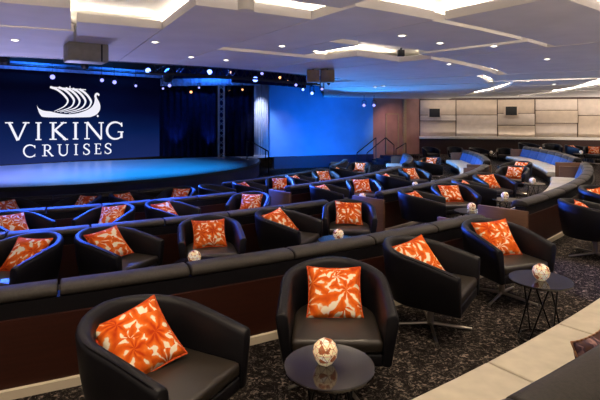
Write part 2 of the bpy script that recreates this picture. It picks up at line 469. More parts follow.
chair0, cush0, table0, candle0 = make_chair(), make_cushion(), make_table(), make_candle()
used = {'c': 0, 'u': 0, 't': 0, 'g': 0}
def first(k, proto):
    used[k] += 1
    return proto if used[k] == 1 else copy_tree(proto)

ordn = ['first', 'second', 'third', 'fourth', 'fifth', 'sixth', 'seventh', 'eighth', 'ninth', 'tenth']
rown = {'A': 'nearest row', 'B': 'second row', 'C': 'third row', 'D': 'fourth row'}
def chair_at(p, facing_deg, desc, group, cushion=True, yaw=0, roll=0, cx=0, cyo=-.1, lean=46, short=None, sink=0, sc=1):
    """facing_deg: heading in plan of the chair's front"""
    c = first('c', chair0); c.location = p; c.scale = (sc*.97, sc*1.02, 1); c.rotation_euler = (0, 0, math.radians(facing_deg-90))
    c['label'] = f'black leather tub chair, {desc}'; short = short or desc; c['group'] = group
    if cushion:
        u = first('u', cush0)
        rz = math.radians(facing_deg-90)
        off = Vector((cx, cyo, 0)); off.rotate(Matrix.Rotation(rz, 3, 'Z'))
        ext = .205*(abs(math.cos(math.radians(roll)))+abs(math.sin(math.radians(roll))))*.96
        u.location = Vector(p)+off+Vector((0, 0, .435+ext*math.cos(math.radians(lean))-.0-sink))
        u.rotation_euler = (Matrix.Rotation(rz+math.radians(yaw), 3, 'Z') @ Matrix.Rotation(math.radians(lean), 3, 'X') @ Matrix.Rotation(math.radians(roll), 3, 'Y')).to_euler()
        u['label'] = f'orange print cushion on the chair {short}'; u['category'] = 'cushion'; u['group'] = 'orange printed cushions'
    return c
def table_at(p, desc, candle=True):
    t = first('t', table0); t.location = p; t.rotation_euler = (0, 0, random.uniform(0, 3)); t['group'] = 'round side tables'
    t['label'] = f'round dark side table {desc}'
    if candle:
        g = first('g', candle0); g.location = Vector(p)+Vector((random.uniform(-.03, .03), random.uniform(-.03, .03), .507)); g.rotation_euler = (0, 0, random.uniform(0, 6))
        g['group'] = 'mosaic candle globes'; g['label'] = f'candle globe on table {desc}'

def ring_chair(k, u, mode, dr=.78, block='left block', far=False, d=None, n=1, cushion=True, **kw):
    R = RR[k]+dr; t = ray_ring(u, R, far)
    p = pol(R, t, ZF[k])
    fd = d if d is not None else {'R': 42 if u < 260 else 30, 'L': -42, 'O': -14}[mode]
    side = {'R': 'turned right', 'L': 'turned left', 'O': 'facing the camera'}[mode]
    chair_at(p, t+fd, f'{ordn[n]} from left in the {rown[k]}, {block}, {side}', 'tub chairs with cushions', cushion, short=f'{ordn[n]} from left, {rown[k]}, {block}', **kw)
    return t

# nearest row (positions measured)
G = 'tub chairs with cushions'
chair_at((-.80, 2.70, 0), -27, 'front left corner, nearest the camera', G, yaw=-32, roll=18, cx=-.0, cyo=-.15, lean=44, sink=.05)
chair_at((.25, 3.42, 0), -92, 'front and centre behind the near candle table', G, cyo=-.12, lean=44, sink=.01)
chair_at((1.155, 4.24, 0), -33, 'behind and right of the centre chair, turned right', G, sc=.94, yaw=-28, roll=10, cx=.0, lean=40, sink=.03)
chair_at((2.10, 4.98, 0), -70, 'beside the right hand candle table, facing it', G, sc=.94, yaw=-12, roll=5, cx=-.02, lean=38, sink=.02)
chair_at((3.98, 6.45, 0), -20, 'at the right edge, blue lit back towards the camera', G, yaw=-10)
chair_at((4.95, 7.65, 0), -60, 'right edge, just behind the blue lit chair', G)
table_at((.16, 2.62, 0), 'in front of the centre front chair')
table_at((2.02, 4.02, 0), 'at right of the nearest row')
table_at((4.9, 6.9, 0), 'beyond the right edge chair', False)

LB, RBk = 'left block', 'right block'
# second row, left block
for i, (u, m, kw) in enumerate([(18, 'L', dict(yaw=10)), (116, 'R', dict(yaw=-20, roll=8)), (210, 'O', dict()), (287, 'R', dict(yaw=-15, roll=10)), (349, 'L', dict(roll=-6, yaw=10))]):
    ring_chair('B', u, m, .74, LB, n=i, **kw)
for i, (u, m, kw) in enumerate([(17, 'R', dict(yaw=-15)), (108, 'L', dict(yaw=10, roll=8)), (171, 'R', dict(yaw=-15)), (250, 'L', dict())]):
    ring_chair('C', u, m, .74, LB, n=i, **kw)
for i, (u, m, kw) in enumerate([(12, 'R', dict()), (80, 'L', dict()), (130, 'R', dict(yaw=-15)), (178, 'L', dict()), (217, 'R', dict(cushion=False))]):
    ring_chair('D', u, m, .74, LB, n=i, **kw)
# right block
for i, (u, m, kw) in enumerate([(424, 'R', dict(yaw=-20)), (453, 'L', dict()), (474, 'R', dict(yaw=-15)), (492, 'L', dict())]):
    ring_chair('B', u, m, .74, RBk, n=i, **kw)
for i, (u, m, kw) in enumerate([(330, 'R', dict(yaw=-15)), (363, 'L', dict()), (393, 'R', dict(yaw=-20)), (413, 'L', dict()), (428, 'R', dict(yaw=-15))]):
    ring_chair('C', u, m, .74, RBk, n=i, **kw)
for i, (u, m, kw) in enumerate([(250, 'R', dict(yaw=-15)), (280, 'L', dict()), (301, 'R', dict(yaw=-15)), (325, 'L', dict()), (343, 'R', dict(yaw=-15))]):
    ring_chair('D', u, m, .74, RBk, n=i, **kw)
# chairs beyond the second aisle
for k, r, t, fd, desc in (('B', 17.95, -28.5, -130, 'second row, nearer one of the second aisle pair'), ('B', 18.0, -23, -150, 'second row, farther one of the second aisle pair'),
                          ('C', 15.35, -13, -120, 'third row, beyond the second aisle'), ('D', 12.85, -17.5, -110, 'fourth row, beyond the second aisle')):
    chair_at(pol(r, t, ZF[k]), fd, desc, G)
table_at(pol(18.55, -33, ZF['B']), 'by the second aisle pair, second row')
# tables between the pairs
def mid_table(k, u, desc, dr=1.55, candle=True):
    R = RR[k]+dr; table_at(pol(R, ray_ring(u, R), ZF[k]), desc, candle)
mid_table('B', 197, 'between second and third chair, second row, left block')
mid_table('B', 338, 'between fourth and fifth chair, second row, left block')
mid_table('B', 470, 'between first and second chair, second row, right block')
mid_table('B', 506, 'between third and fourth chair, second row, right block')
mid_table('C', 362, 'between first and second chair, third row, right block')
mid_table('C', 416, 'between third and fourth chair, third row, right block')
mid_table('C', 60, 'between first and second chair, third row, left block')
mid_table('C', 212, 'between third and fourth chair, third row, left block')
mid_table('D', 300, 'between second and third chair, fourth row, right block')

# ------------------------------------------------------------------ stage
SP, SD = Vector((-10.3, 21.65, 0)), Vector((math.cos(math.radians(42)), math.sin(math.radians(42)), 0))
SN = Vector((SD.y, -SD.x, 0))                              # towards the audience
def on_screen(u, y, off=.0):
    k = Vector(((u-300)/F, 1, (HOR-y)/F)); P0 = SP+SN*off-Vector((0, 0, CAMZ))
    t = P0.dot(SN)/k.dot(SN)
    return k*t+Vector((0, 0, CAMZ))
ZS = -.05
st = thing('stage', 'large curved stage platform with a glossy floor lit blue', 'stage', (CX, CY, -.66))
o0 = Vector((CX, CY, -.66))
obj('stage_deck', sweep([(.05, ZS-.06), (8.3, ZS-.06), (8.3, ZS), (.05, ZS)], -138, 24, 3, o0), M['deck'], st)
obj('stage_fascia', sweep([(7.9, -.66), (8.26, -.66), (8.26, ZS-.06), (7.9, ZS-.06)], -138, 24, 3, o0), M['navyrim'], st)
obj('stage_edge_trim', sweep([(8.26, ZS-.11), (8.32, ZS-.11), (8.32, ZS+.005), (8.26, ZS+.005)], -138, 24, 3, o0), M['black'], st)

scr = thing('video_screen', 'wide video screen at the back of the stage, showing a white ship and words', 'screen', SP+Vector((0, 0, ZS)))
def plane_quad(s0, s1, z0, z1, th=.12):
    V = []
    for off in (0, -th):
        for s, z in ((s0, z0), (s1, z0), (s1, z1), (s0, z1)):
            V.append(SP*1+SD*s+SN*off+Vector((0, 0, z))-scr.location)
    return V, [(0,1,2,3),(7,6,5,4),(0,4,5,1),(1,5,6,2),(2,6,7,3),(3,7,4,0)]
obj('screen_panel', plane_quad(-8, 4.5, ZS, 4.0), M['screen'], scr)

def poly_on_screen(name, polys):
    V, Fc = [], []
    for P in polys:
        n = len(V); V += [on_screen(u, y, .015)-scr.location for u, y in P]; Fc.append(tuple(range(n, n+len(P))))
    bm = bmesh.new()
    vs = [bm.verts.new(v) for v in V]
    for f in Fc: bm.faces.new([vs[i] for i in f])
    bm.normal_update()
    for f in bm.faces:
        if f.normal.dot(SN) < 0: f.normal_flip()
    return obj(name, bm, M['logo'], scr)
def stroke(pts, w):
    """quads along pts (px) with width(s) w"""
    out = []; n = len(pts)
    if not isinstance(w, (list, tuple)): w = [w]*n
    L, R = [], []
    for i in range(n):
        a, b = pts[max(0, i-1)], pts[min(n-1, i+1)]
        tx, ty = b[0]-a[0], b[1]-a[1]; l = math.hypot(tx, ty) or 1
        nx, ny = -ty/l*w[i]/2, tx/l*w[i]/2
        L.append((pts[i][0]+nx, pts[i][1]+ny)); R.append((pts[i][0]-nx, pts[i][1]-ny))
    for i in range(n-1): out.append([L[i], L[i+1], R[i+1], R[i]])
    return out
def arc(cx, cy, rx, ry, a0, a1, n=18):
    return [(cx+rx*math.cos(math.radians(a0+(a1-a0)*i/n)), cy-ry*math.sin(math.radians(a0+(a1-a0)*i/n))) for i in range(n+1)]
def bez(P, n=14):
    out = []
    for i in range(len(P)-1):                       # Catmull-Rom through P
        p0, p1, p2, p3 = P[max(0, i-1)], P[i], P[i+1], P[min(len(P)-1, i+2)]
        for j in range(n):
            t = j/n
            out.append(tuple(.5*((2*p1[k])+(-p0[k]+p2[k])*t+(2*p0[k]-5*p1[k]+4*p2[k]-p3[k])*t*t+(-p0[k]+3*p1[k]-3*p2[k]+p3[k])*t**3) for k in (0, 1)))
    out.append(P[-1]); return out
def letter(ch, x0, x1, y0, y1):
    h, w = y1-y0, x1-x0; T, t = h*.142, h*.085; sr = h*.065
    X = lambda a: x0+w*a
    Y = lambda b: y1-h*b
    ser = lambda xa, xb, y: [[(xa, y-sr/2), (xb, y-sr/2), (xb, y+sr/2), (xa, y+sr/2)]]
    yt, yb = y0+sr/2, y1-sr/2
    q = []
    if ch == 'I':
        q += stroke([(X(.5), y0), (X(.5), y1)], T)+ser(x0, x1, yt)+ser(x0, x1, yb)
    elif ch == 'V':
        q += stroke([(X(.16), y0), (X(.52), y1)], T)+stroke([(X(.87), y0), (X(.54), y1-.3)], t*1.2)+ser(x0, X(.33), yt)+ser(X(.72), x1, yt)
    elif ch == 'K':
        q += stroke([(X(.2), y0), (X(.2), y1)], T)+ser(x0, X(.4), yt)+ser(x0, X(.4), yb)
        q += stroke([(X(.80), y0), (X(.24), Y(.5))], t*1.2)+stroke([(X(.30), Y(.56)), (X(.92), y1)], T)+ser(X(.62), X(.95), yt)+ser(X(.74), X(1.03), yb)
    elif ch == 'N':
        q += stroke([(X(.14), y0), (X(.14), y1)], t)+stroke([(X(.14), y0), (X(.88), y1)], T)+stroke([(X(.88), y0), (X(.88), y1)], t)
        q += ser(x0, X(.25), yt)+ser(x0, X(.28), yb)+ser(X(.74), x1, yt)
    elif ch in 'CG':
        P = arc(X(.54), (y0+y1)/2, w*.48, h*.5, 42, 318, 30)
        q += stroke(P, [t+(T-t)*max(0, math.sin(PI*i/30))**1.5 for i in range(31)])
        q += stroke([(X(.90), y0+h*.02), (X(.92), y0+h*.26)], t)
        if ch == 'G':
            q += stroke([(X(.9), Y(.42)), (X(.9), Y(.06))], T*.9)+ser(X(.68), X(1.02), Y(.42))
        else:
            q += stroke([(X(.92), y1-h*.26), (X(.90), y1-h*.02)], t*.6)
    elif ch == 'R':
        q += stroke([(X(.24), y0), (X(.24), y1)], T)+ser(x0, X(.45), yb)+ser(x0, X(.4), yt)
        P = [(X(.24), y0+t*.4)]+arc(X(.45), Y(.74), w*.27, h*.24, 90, -90, 14)+[(X(.24), Y(.49))]
        q += stroke(P, [t]*4+[t+(T-t)*math.sin(PI*i/(len(P)-8)) for i in range(len(P)-7)]+[t]*3)
        q += stroke([(X(.46), Y(.5)), (X(.92), y1)], T)+ser(X(.78), X(1.03), yb)
    elif ch == 'U':
        P = [(X(.2), y0), (X(.2), Y(.35))]+arc(X(.54), Y(.34), w*.34, h*.33, 180, 360, 16)+[(X(.88), y0)]
        q += stroke(P, [T]*6+[T-(T-t)*i/(len(P)-7) for i in range(len(P)-6)])+ser(x0, X(.4), yt)+ser(X(.74), X(1.02), yt)
    elif ch == 'S':
        P = bez([(X(.86), Y(.80)), (X(.72), Y(.95)), (X(.48), Y(.98)), (X(.2), Y(.86)), (X(.2), Y(.66)), (X(.5), Y(.52)), (X(.82), Y(.36)), (X(.84), Y(.15)), (X(.55), Y(.02)), (X(.28), Y(.04)), (X(.1), Y(.2))], 5)
        n = len(P)
        q += stroke(P, [t*.8+(T*1.05-t*.8)*math.sin(PI*i/(n-1))**2 for i in range(n)])+stroke([(X(.86), Y(.98)), (X(.86), Y(.74))], t*.7)+stroke([(X(.1), Y(.02)), (X(.1), Y(.27))], t*.7)
    elif ch == 'E':
        q += stroke([(X(.28), y0), (X(.28), y1)], T)+ser(x0, X(.92), yt)+ser(x0, X(.98), yb)+ser(X(.28), X(.78), Y(.52))
        q += stroke([(X(.9), y0), (X(.9), Y(.8))], t*.7)+stroke([(X(.95), y1), (X(.97), Y(.22))], t*.7)+stroke([(X(.77), Y(.6)), (X(.77), Y(.44))], t*.7)
    return q
for word, boxes in (('VIKING', [(5, 29.5), (35.5, 41.5), (49.5, 67.5), (72.8, 78.4), (84.3, 103.6), (106, 123.2)]),
                    ('CRUISES', [(23, 36), (42, 53.5), (57.3, 68.5), (74, 78), (82.8, 90.2), (94.3, 101.2), (104.3, 111.8)])):
    for ch, (a, b) in zip(word, boxes):
        m_ = (a+b)/2
        if word == 'VIKING': y0, y1 = 122.2, 140.5-(m_-15)*.0155
        else: y0, y1 = 145-(m_-30)*.022, 157.0-(m_-30)*.042
        poly_on_screen('letter', letter(ch, a, b, y0, y1))
hull = bez([(36.8, 105.3), (39, 108.5), (44, 110.7), (51, 111.6), (60, 113.6), (70, 114.2), (80, 112.6), (89, 109), (93.5, 104.5), (94.8, 99), (94.3, 96), (95.5, 93.4), (97.5, 92.8), (99.3, 94), (99.4, 95.6)], 6) \
     + bez([(98.6, 96.0), (97.6, 95.0), (96.6, 95.6), (97, 98), (99.2, 102), (100.3, 106), (99.8, 110), (97, 114), (92, 116.5), (86, 117.2), (60, 117.4), (44, 117), (40.5, 115), (38.4, 111), (36.8, 105.3)], 6)[:-1]
emb = []
hb = bmesh.new()
emb.append(hull)
stripes = [([(50.2, 87), (57, 89.5), (64, 95), (67.8, 101), (64, 106.6), (54, 111.4)], 2.4),
           ([(58.5, 87.4), (65, 90), (71, 95.5), (74, 101.3), (70, 107.5), (57, 111.8)], 2.5),
           ([(65.5, 88), (71.5, 90.8), (77, 96), (79.6, 101.8), (75, 108), (60, 112.2)], 2.5),
           ([(72.5, 88.6), (78, 91.5), (83, 96.5), (85.4, 102.3), (80, 108.8), (64, 112.8)], 2.5),
           ([(79.5, 89.2), (84.5, 92.5), (89, 97.5), (91, 103), (86, 109), (69, 113.4)], 2.4)]
for P, w in stripes:
    Q = bez(P, 8); n = len(Q)
    emb += stroke(Q, [w*.95*(1-.15*i/n) if i < n*.55 else w*.8*(1-.8*(i/n-.55)/.45) for i in range(n)])
emb += stroke([(50, 87), (86, 89.8)], .9)+[arc(97.7, 116, 1, 1.1, 0, 330, 11)]+stroke([(70, 86), (70, 88)], .9)
def emblem():
    me_polys = emb
    return poly_on_screen('ship_emblem', me_polys)
emblem()

# curtains, column, truss
def pleated(name, a, b, z0, z1, n, amp, m, parent=None, org=None):
    a, b = Vector((a[0], a[1], 0)), Vector((b[0], b[1], 0)); d = b-a; nn = Vector((-d.y, d.x, 0)).normalized()
    V, Fc = [], []; N_ = n*8; org = org or Vector((0, 0, 0))
    for i in range(N_+1):
        p = a+d*i/N_+nn*amp*math.sin(2*PI*n*i/N_)
        for off in (0, .04):
            for z in (z0, z1): V.append(p+nn*off+Vector((0, 0, z))-org)
    for i in range(N_):
        k = i*4
        Fc += [(k, k+4, k+5, k+1), (k+2, k+3, k+7, k+6), (k+1, k+5, k+7, k+3), (k, k+2, k+6, k+4)]
    Fc += [(0, 1, 3, 2), (N_*4, N_*4+2, N_*4+3, N_*4+1)]
    return obj(name, (V, Fc), m, parent, smooth=True)
c1 = tag(pleated('stage_curtain', (-7.15, 24.35), (-4.25, 24.15), ZS, 4.4, 9, .07, M['velvet']), 'dark navy curtain hanging between the screen and the lattice truss', 'curtain')
c2 = tag(pleated('stage_curtain', (-4.2, 24.35), (-2.2, 24.1), ZS, 4.4, 6, .07, M['velvet']), 'dark navy curtain between the lattice truss and the pale column', 'curtain')
cl = thing('column', 'pale fluted column glowing blue white at right side of the stage', 'column', (-1.92, 23.75, ZS))
obj('shaft', lathe([(.30+.0*i, z) for i, z in enumerate((.12, 3.9))], 32), M['columnm'], cl)
fl = [tube((.31*math.cos(a), .31*math.sin(a), .12), (.31*math.cos(a), .31*math.sin(a), 3.9), .05, 8) for a in [2*PI*i/16 for i in range(16)]]
obj('fluting', join(*fl), M['columnm'], cl, smooth=True)
obj('plinth', lathe([(.38, 0), (.38, .1), (.34, .12)], 28), M['columnm'], cl)
tr = thing('lattice_truss', 'upright silver lattice truss standing at right of the stage', 'truss', (-3.85, 23.45, ZS))
h = 3.55
for x, y in ((-.13, -.13), (.13, -.13), (.13, .13), (-.13, .13)):
    obj('chord', tube((x, y, .02), (x, y, h), .025, 8), M['alu'], tr)
br = []
for i in range(12):
    z0_, z1_ = .05+i*h/12, .05+(i+1)*h/12-.05
    s = 1 if i % 2 else -1
    for (a, b) in (((-.13*s, -.13), (.13*s, -.13)), ((.13, -.13*s), (.13, .13*s)), ((.13*s, .13), (-.13*s, .13)), ((-.13, .13*s), (-.13, -.13*s))):
        br.append(tube((a[0], a[1], z0_), (b[0], b[1], z1_), .013, 6))
obj('bracing', join(*br), M['alu'], tr)
obj('base_plate', box(-.2, .2, -.2, .2, 0, .02), M['alu'], tr)

va = tag(pleated('valance', SP+SD*-8+SN*.25, SP+SD*4.2+SN*.25, 3.92, 4.26, 30, .02, M['valance']), 'blue lit cloth valance above the video screen', 'valance')
va2 = tag(pleated('valance', (-7.0, 24.0), (-1.9, 23.4), 3.5, 3.86, 16, .02, M['valance']), 'blue lit cloth valance above the dark curtains', 'valance')

# ------------------------------------------------------------------ walls
ZC = 2.95; ZU = 3.15; ZT = 4.8
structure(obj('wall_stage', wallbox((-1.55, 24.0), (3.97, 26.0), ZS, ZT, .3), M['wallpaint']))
structure(obj('wall_stage_base', wallbox((-1.3, 24.0), (3.99, 25.96), -.66, ZS, .3), M['navyrim']))
structure(obj('wall_corner', join(wallbox((3.97, 26.0), (6.3, 27.4), -.66, ZC+.1, .3), wallbox((6.3, 27.4), (6.9, 27.65), -.66, ZC+.1, .3)), M['brownwall']))
# door and pilasters on the brown wall
WD = (Vector((6.3, 27.4, 0))-Vector((3.97, 26.0, 0))).normalized(); WN = Vector((WD.y, -WD.x, 0)); W0 = Vector((3.97, 26, 0))
def on_wall(s0, s1, z0, z1, th, base=W0, d=WD, n=WN, gap=0):
    a = base+d*s0+n*gap; b = base+d*s1+n*gap
    V = [Vector((p.x, p.y, z)) for z in (z0, z1) for p in (a, b, b+n*th, a+n*th)]
    return V, [(3,2,1,0),(4,5,6,7),(0,1,5,4),(1,2,6,5),(2,3,7,6),(3,0,4,7)]
dr = structure(obj('door_1', join(on_wall(.95, 1.75, ZS, 2.1, .03)), M['brownwall']))
structure(obj('trim_1', join(on_wall(.88, .95, ZS, 2.16, .06), on_wall(1.75, 1.82, ZS, 2.16, .06), on_wall(.88, 1.82, 2.1, 2.16, .06)), M['box_tan']))
structure(obj('trim_2', join(on_wall(2.15, 2.35, -.66, ZC, .1)), M['box_tan']))
# panelled wall on the right
A0, A1 = Vector((6.9, 27.72, 0)), Vector((17.6, 25.5, 0)); AD = (A1-A0).normalized(); AN = Vector((AD.y, -AD.x, 0))
structure(obj('wall_right', wallbox(A0, A1, -.9, ZC+.1, .3), M['wood']))
pan, pan2 = [], []
zz0, zz1 = .86, 2.93
row = [(0.06, 2.03, [(0, .42), (.43, .58), (.59, 1)]), (2.06, 4.25, [(0, .58), (.59, 1)]), (4.28, 6.2, [(0, .30), (.31, .62), (.63, 1)]), (6.23, 8.35, [(0, .36), (.37, .70), (.71, 1)]), (8.38, 10.6, [(0, .56), (.57, 1)])]
for i, (s0, s1, cuts) in enumerate(row):
    for j, (a, b) in enumerate(cuts):
        g = on_wall(s0, s1-.02, zz0+(zz1-zz0)*a+.01, zz0+(zz1-zz0)*b, .05+.05*((i+j*2) % 3), A0, AD, AN)
        (pan if (i+j) % 2 else pan2).append(g)
structure(obj('wall_right_panel', join(*pan), M['beige'], bevel=.01))
structure(obj('wall_right_panel', join(*pan2), M['beige_b'], bevel=.01))
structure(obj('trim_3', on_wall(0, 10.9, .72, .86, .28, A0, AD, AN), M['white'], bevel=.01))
for s, z, lab in ((.85, 2.2, 'square black screen on the panelled wall near the corner'), (4.95, 2.3, 'square black screen in the middle of the panelled wall')):
    w = thing('wall_monitor', lab, 'screen', A0+AD*s+AN*.15+Vector((0, 0, z)))
    obj('case', tuple([[Vector(v)-w.location for v in on_wall(s-.36, s+.36, z-.3, z+.3, .2, A0, AD, AN)[0]], on_wall(0, 1, 0, 1, 1)[1]]), M['beige_b'], w)
    obj('display', tuple([[Vector(v)-w.location for v in on_wall(s-.29, s+.29, z-.24, z+.24, .02, A0, AD, AN, gap=.2)[0]], on_wall(0, 1, 0, 1, 1)[1]]), M['black'], w.children[0])

# steps with handrails by the brown wall
stp = thing('stage_steps', 'short flight of dark steps up to the door in the brown wall', 'steps', (4.3, 25.0, -.66))
for i in range(4):
    obj('step', box(-.7+i*.22, 1.2, -.5, .5, i*.15, (i+1)*.15), M['navyrim'], stp, bevel=.01)
def handrail(label, pts, posts, z0):
    o = thing('handrail', label, 'handrail', (pts[0][0], pts[0][1], z0)); b = Vector(o.location)
    obj('top_rail', path_tube([Vector(p)-b for p in pts], .028, 8), M['gunmetal'], o, smooth=True)
    for p in posts: obj('post', tube(Vector((p[0], p[1], p[3] if len(p) > 3 else z0))-b, Vector(p[:3])-b, .024, 8), M['gunmetal'], o)
    return o
def wp(u, y, d): return ((u-300)/F*d, d, CAMZ-(y-HOR)*d/F)
handrail('left hand sloping rail of the steps by the brown wall', [wp(357, 153, 24.3), wp(376, 137.7, 24.5)], [wp(357, 153, 24.3)+(-.66,), wp(376, 137.7, 24.5)+(-.66,)], -.66)
handrail('middle sloping rail of the steps by the brown wall', [wp(367, 153, 25.4), wp(385.5, 137.7, 25.5), wp(394, 145, 25.6)], [wp(367, 153, 25.4)+(-.66,), wp(385.5, 137.7, 25.5)+(-.05,), wp(394, 145, 25.6)+(-.66,)], -.66)
handrail('right hand short rail near the corner of the brown wall', [wp(396, 149, 25.9), wp(406, 143, 26.2)], [wp(396, 149, 25.9)+(-.66,), wp(406, 143, 26.2)+(-.66,)], -.66)
handrail('dark handrail at the right end of the stage', [wp(247, 141.5, 22.6), wp(252, 142, 22.4), wp(268.5, 151.5, 21.6)], [wp(247, 141.5, 22.6)+(-.05,), wp(268.5, 151.5, 21.6)+(-.66,), wp(265.5, 150, 21.7)+(-.05,)], -.66)

# room shell beyond the picture
structure(obj('wall_stage_back', wallbox((-23, 12.2), (-1.0, 32), -.9, ZT, .3), M['black']))

# ------------------------------------------------------------------ ceiling
def slab(t0, t1, r0, r1, z0=ZC, th=.1):
    return structure(obj('ceiling', sweep([(r0, z0), (r1, z0), (r1, z0+th), (r0, z0+th)], t0, t1, 3), M['ceil']))
structure(obj('ceiling', sweep([(13.6, ZU), (28, ZU), (28, ZU+.1), (13.6, ZU+.1)], -125, 60, 3), M['white']))
structure(obj('ceiling', sweep([(.2, ZT), (14, ZT), (14, ZT+.1), (.2, ZT+.1)], -180, 60, 4), M['black']))
structure(obj('trim_4', sweep([(13.75, ZC), (13.9, ZC), (13.9, ZT), (13.75, ZT)], -125, -36, 2), M['navyrim']))
cove_lines = []
def coves(t0, t1, r0, r1, sides):
    z = ZC+.1
    h = .012; n_ = .13 if t0 < -32 else .03; h = h if t0 < -32 else .02
    if 'o' in sides: cove_lines.append(sweep([(r1-n_-.04, z+.002), (r1-n_, z+.002), (r1-n_, z+h), (r1-n_-.04, z+h)], t0+.3, t1-.3, 3))
    if 'i' in sides: cove_lines.append(sweep([(r0+n_, z+.002), (r0+n_+.04, z+.002), (r0+n_+.04, z+h), (r0+n_, z+h)], t0+.3, t1-.3, 3))
    for k, t in (('l', t0), ('r', t1)):
        if k in sides:
            w = math.degrees(n_/r1); g = math.degrees(.04/r1); a = t+w if k == 'l' else t-w-g
            cove_lines.append(sweep([(r0+.2, z+.002), (r1-.2, z+.002), (r1-.2, z+h), (r0+.2, z+h)], a, a+g, 3))
SL = [(-100, -64.7, 17.05, 18.3, 'oir'), (-100, -64.6, 13.9, 16.93, 'o'), (-64.5, -61.45, 13.9, 17.6, 'o'), (-61.4, -57.45, 13.9, 19.0, 'olr'[:2]),
      (-57.4, -54.05, 16.6, 19.75, 'oli'), (-54, -48, 18.2, 19.7, 'oir'), (-54, -52.2, 16.6, 17.9, 'r'), (-57.4, -49.6, 13.9, 16.3, 'o'),
      (-49.4, -45.25, 13.9, 17.05, 'ol'), (-53.8, -45.25, 19.82, 21.05, 'olir'), (-45.1, -32.2, 13.9, 17.7, 'o'), (-45.1, -32.2, 17.95, 24, 'li'),
      (-47.4, -45.2, 17.9, 19.7, 'l'),
      (-31.9, -23.2, 12, 17.2, 'or'), (-31.9, -25.3, 17.4, 24, 'ri'), (-22.4, -14.5, 12, 17.3, 'olr'), (-24, -17.5, 17.9, 20, 'oil'), (-24.2, -16, 20.7, 27, 'il'),
      (-17.0, -8, 17.9, 20, 'oil'), (-15.5, -8, 20.8, 27, 'ilr'), (-14, -6, 12, 17.3, 'olr'), (-7, 6, 17.9, 20.2, 'oil'), (-7.4, 6, 20.9, 27, 'i'), (-5.5, 14, 12, 17.3, 'o'),
      (-56, -46, 21.6, 23.5, 'i'), (-63, -57.6, 19.6, 22, 'i'), (-75, -64.8, 19, 22, 'i')]
for t0, t1, r0, r1, s in SL:
    slab(t0, t1, r0, r1); coves(t0, t1, r0, r1, s)
# low ceiling running on to the blue wall
structure(obj('ceiling', ([Vector(p) for p in ((.55, 12.5, ZC+.04), (1.3, 14, ZC+.04), (6.5, 14.5, ZC+.04), (8.5, 27.5, ZC+.04), (4, 26.2, ZC+.04), (1.2, 25.2, ZC+.04), (.55, 12.5, ZC+.1), (1.3, 14, ZC+.1), (6.5, 14.5, ZC+.1), (8.5, 27.5, ZC+.1), (4, 26.2, ZC+.1), (1.2, 25.2, ZC+.1))],
          [(0, 1, 2, 3, 4, 5), (11, 10, 9, 8, 7, 6)]+[(i, (i+1) % 6, 6+(i+1) % 6, 6+i) for i in range(6)]), M['ceil']))
structure(obj('trim_5', wallbox((1.2, 25.2), (.55, 12.4), ZC+.04, ZT, .05), M['navyrim']))
for i, vf in enumerate(cove_lines):
    structure(obj('trim_%d' % (10+i), vf, M['cove']))

# downlights
def downlight(u, y, n):
    p = at_z(u, y, ZC)
    o = thing('ceiling_downlight', 'x', 'downlight', p, 0, 'round recessed ceiling downlights')
    o['label'] = 'small round recessed downlight, ' + n
    obj('trim_ring', lathe([(.05, -.004), (.068, -.006), (.072, 0), (.05, .002)], 20), M['white'], o)
    obj('lens', lathe([(.048, -.003), (.02, -.012), (.002, -.014)], 18), M['lens_warm'], o)
    return p
DL = [(15, 40, 'far left of the ceiling above the stage edge'), (155, 42, 'above the ship emblem end of the screen'), (191, 57, 'just left of the lattice truss'), (226, 60, 'straight above the lattice truss'),
      (282, 46, 'above the right end of the stage, left one of a pair'), (316, 51, 'above the right end of the stage, right one of a pair'), (402, 35.5, 'in the big central ceiling panel, left one'), (440, 43, 'in the big central ceiling panel, right one'),
      (449, 64, 'beside the blue tinted ceiling band'), (494, 46, 'left of the large right hand ceiling panel'), (547, 59, 'below the large right hand ceiling panel'), (375, 87, 'above the blue wall, left one'), (384, 86, 'above the blue wall, right one'),
      (491, 81, 'far ceiling, left of the bright recess'), (528, 81, 'far ceiling, above the bright recess'), (554, 84, 'far ceiling, right of the bright recess')]
dlp = [downlight(*a) for a in DL]

# projector housings, speakers on the ceiling
p = at_z(89, 43, ZC)
pr = thing('projector_housing', 'grey beige boxy housing under the ceiling above the ship emblem', 'projector', p)
d = (pol(16, -64)-pol(17, -64)).normalized(); ang = math.atan2(d.y, d.x)-PI/2
pr.rotation_euler = (0, 0, ang+.15)
obj('case', box(-.28, .27, -.02, .4, -.265, 0), M['housing'], pr, bevel=.02)
obj('side_grille', box(.16, .18, -.03, .38, -.26, -.01), M['gunmetal'], pr)
p = at_z(246, 0, ZU)
cy = thing('ceiling_spotlight', 'white cylindrical spotlight hanging at the top edge of the picture', 'spotlight', (at_z(246, 10, ZC-.13).x, at_z(246, 10, ZC-.13).y, ZU))
obj('can', lathe([(.055, -.34), (.075, -.335), (.075, -.06), (.06, -.05)], 24), M['white'], cy, smooth=False)
obj('stem', lathe([(.02, -.05), (.02, 0)], 10), M['white'], cy)
p = wp(401, 53, 8.75)
sm = thing('small_speaker', 'small black cube speaker in the lit ceiling recess', 'speaker', p)
obj('case', box(-.06, .06, -.05, .05, -.06, .055), M['black'], sm, bevel=.008); obj('bracket', box(-.015, .015, -.015, .015, .055, max(.06, ZU-p[2])), M['black'], sm)
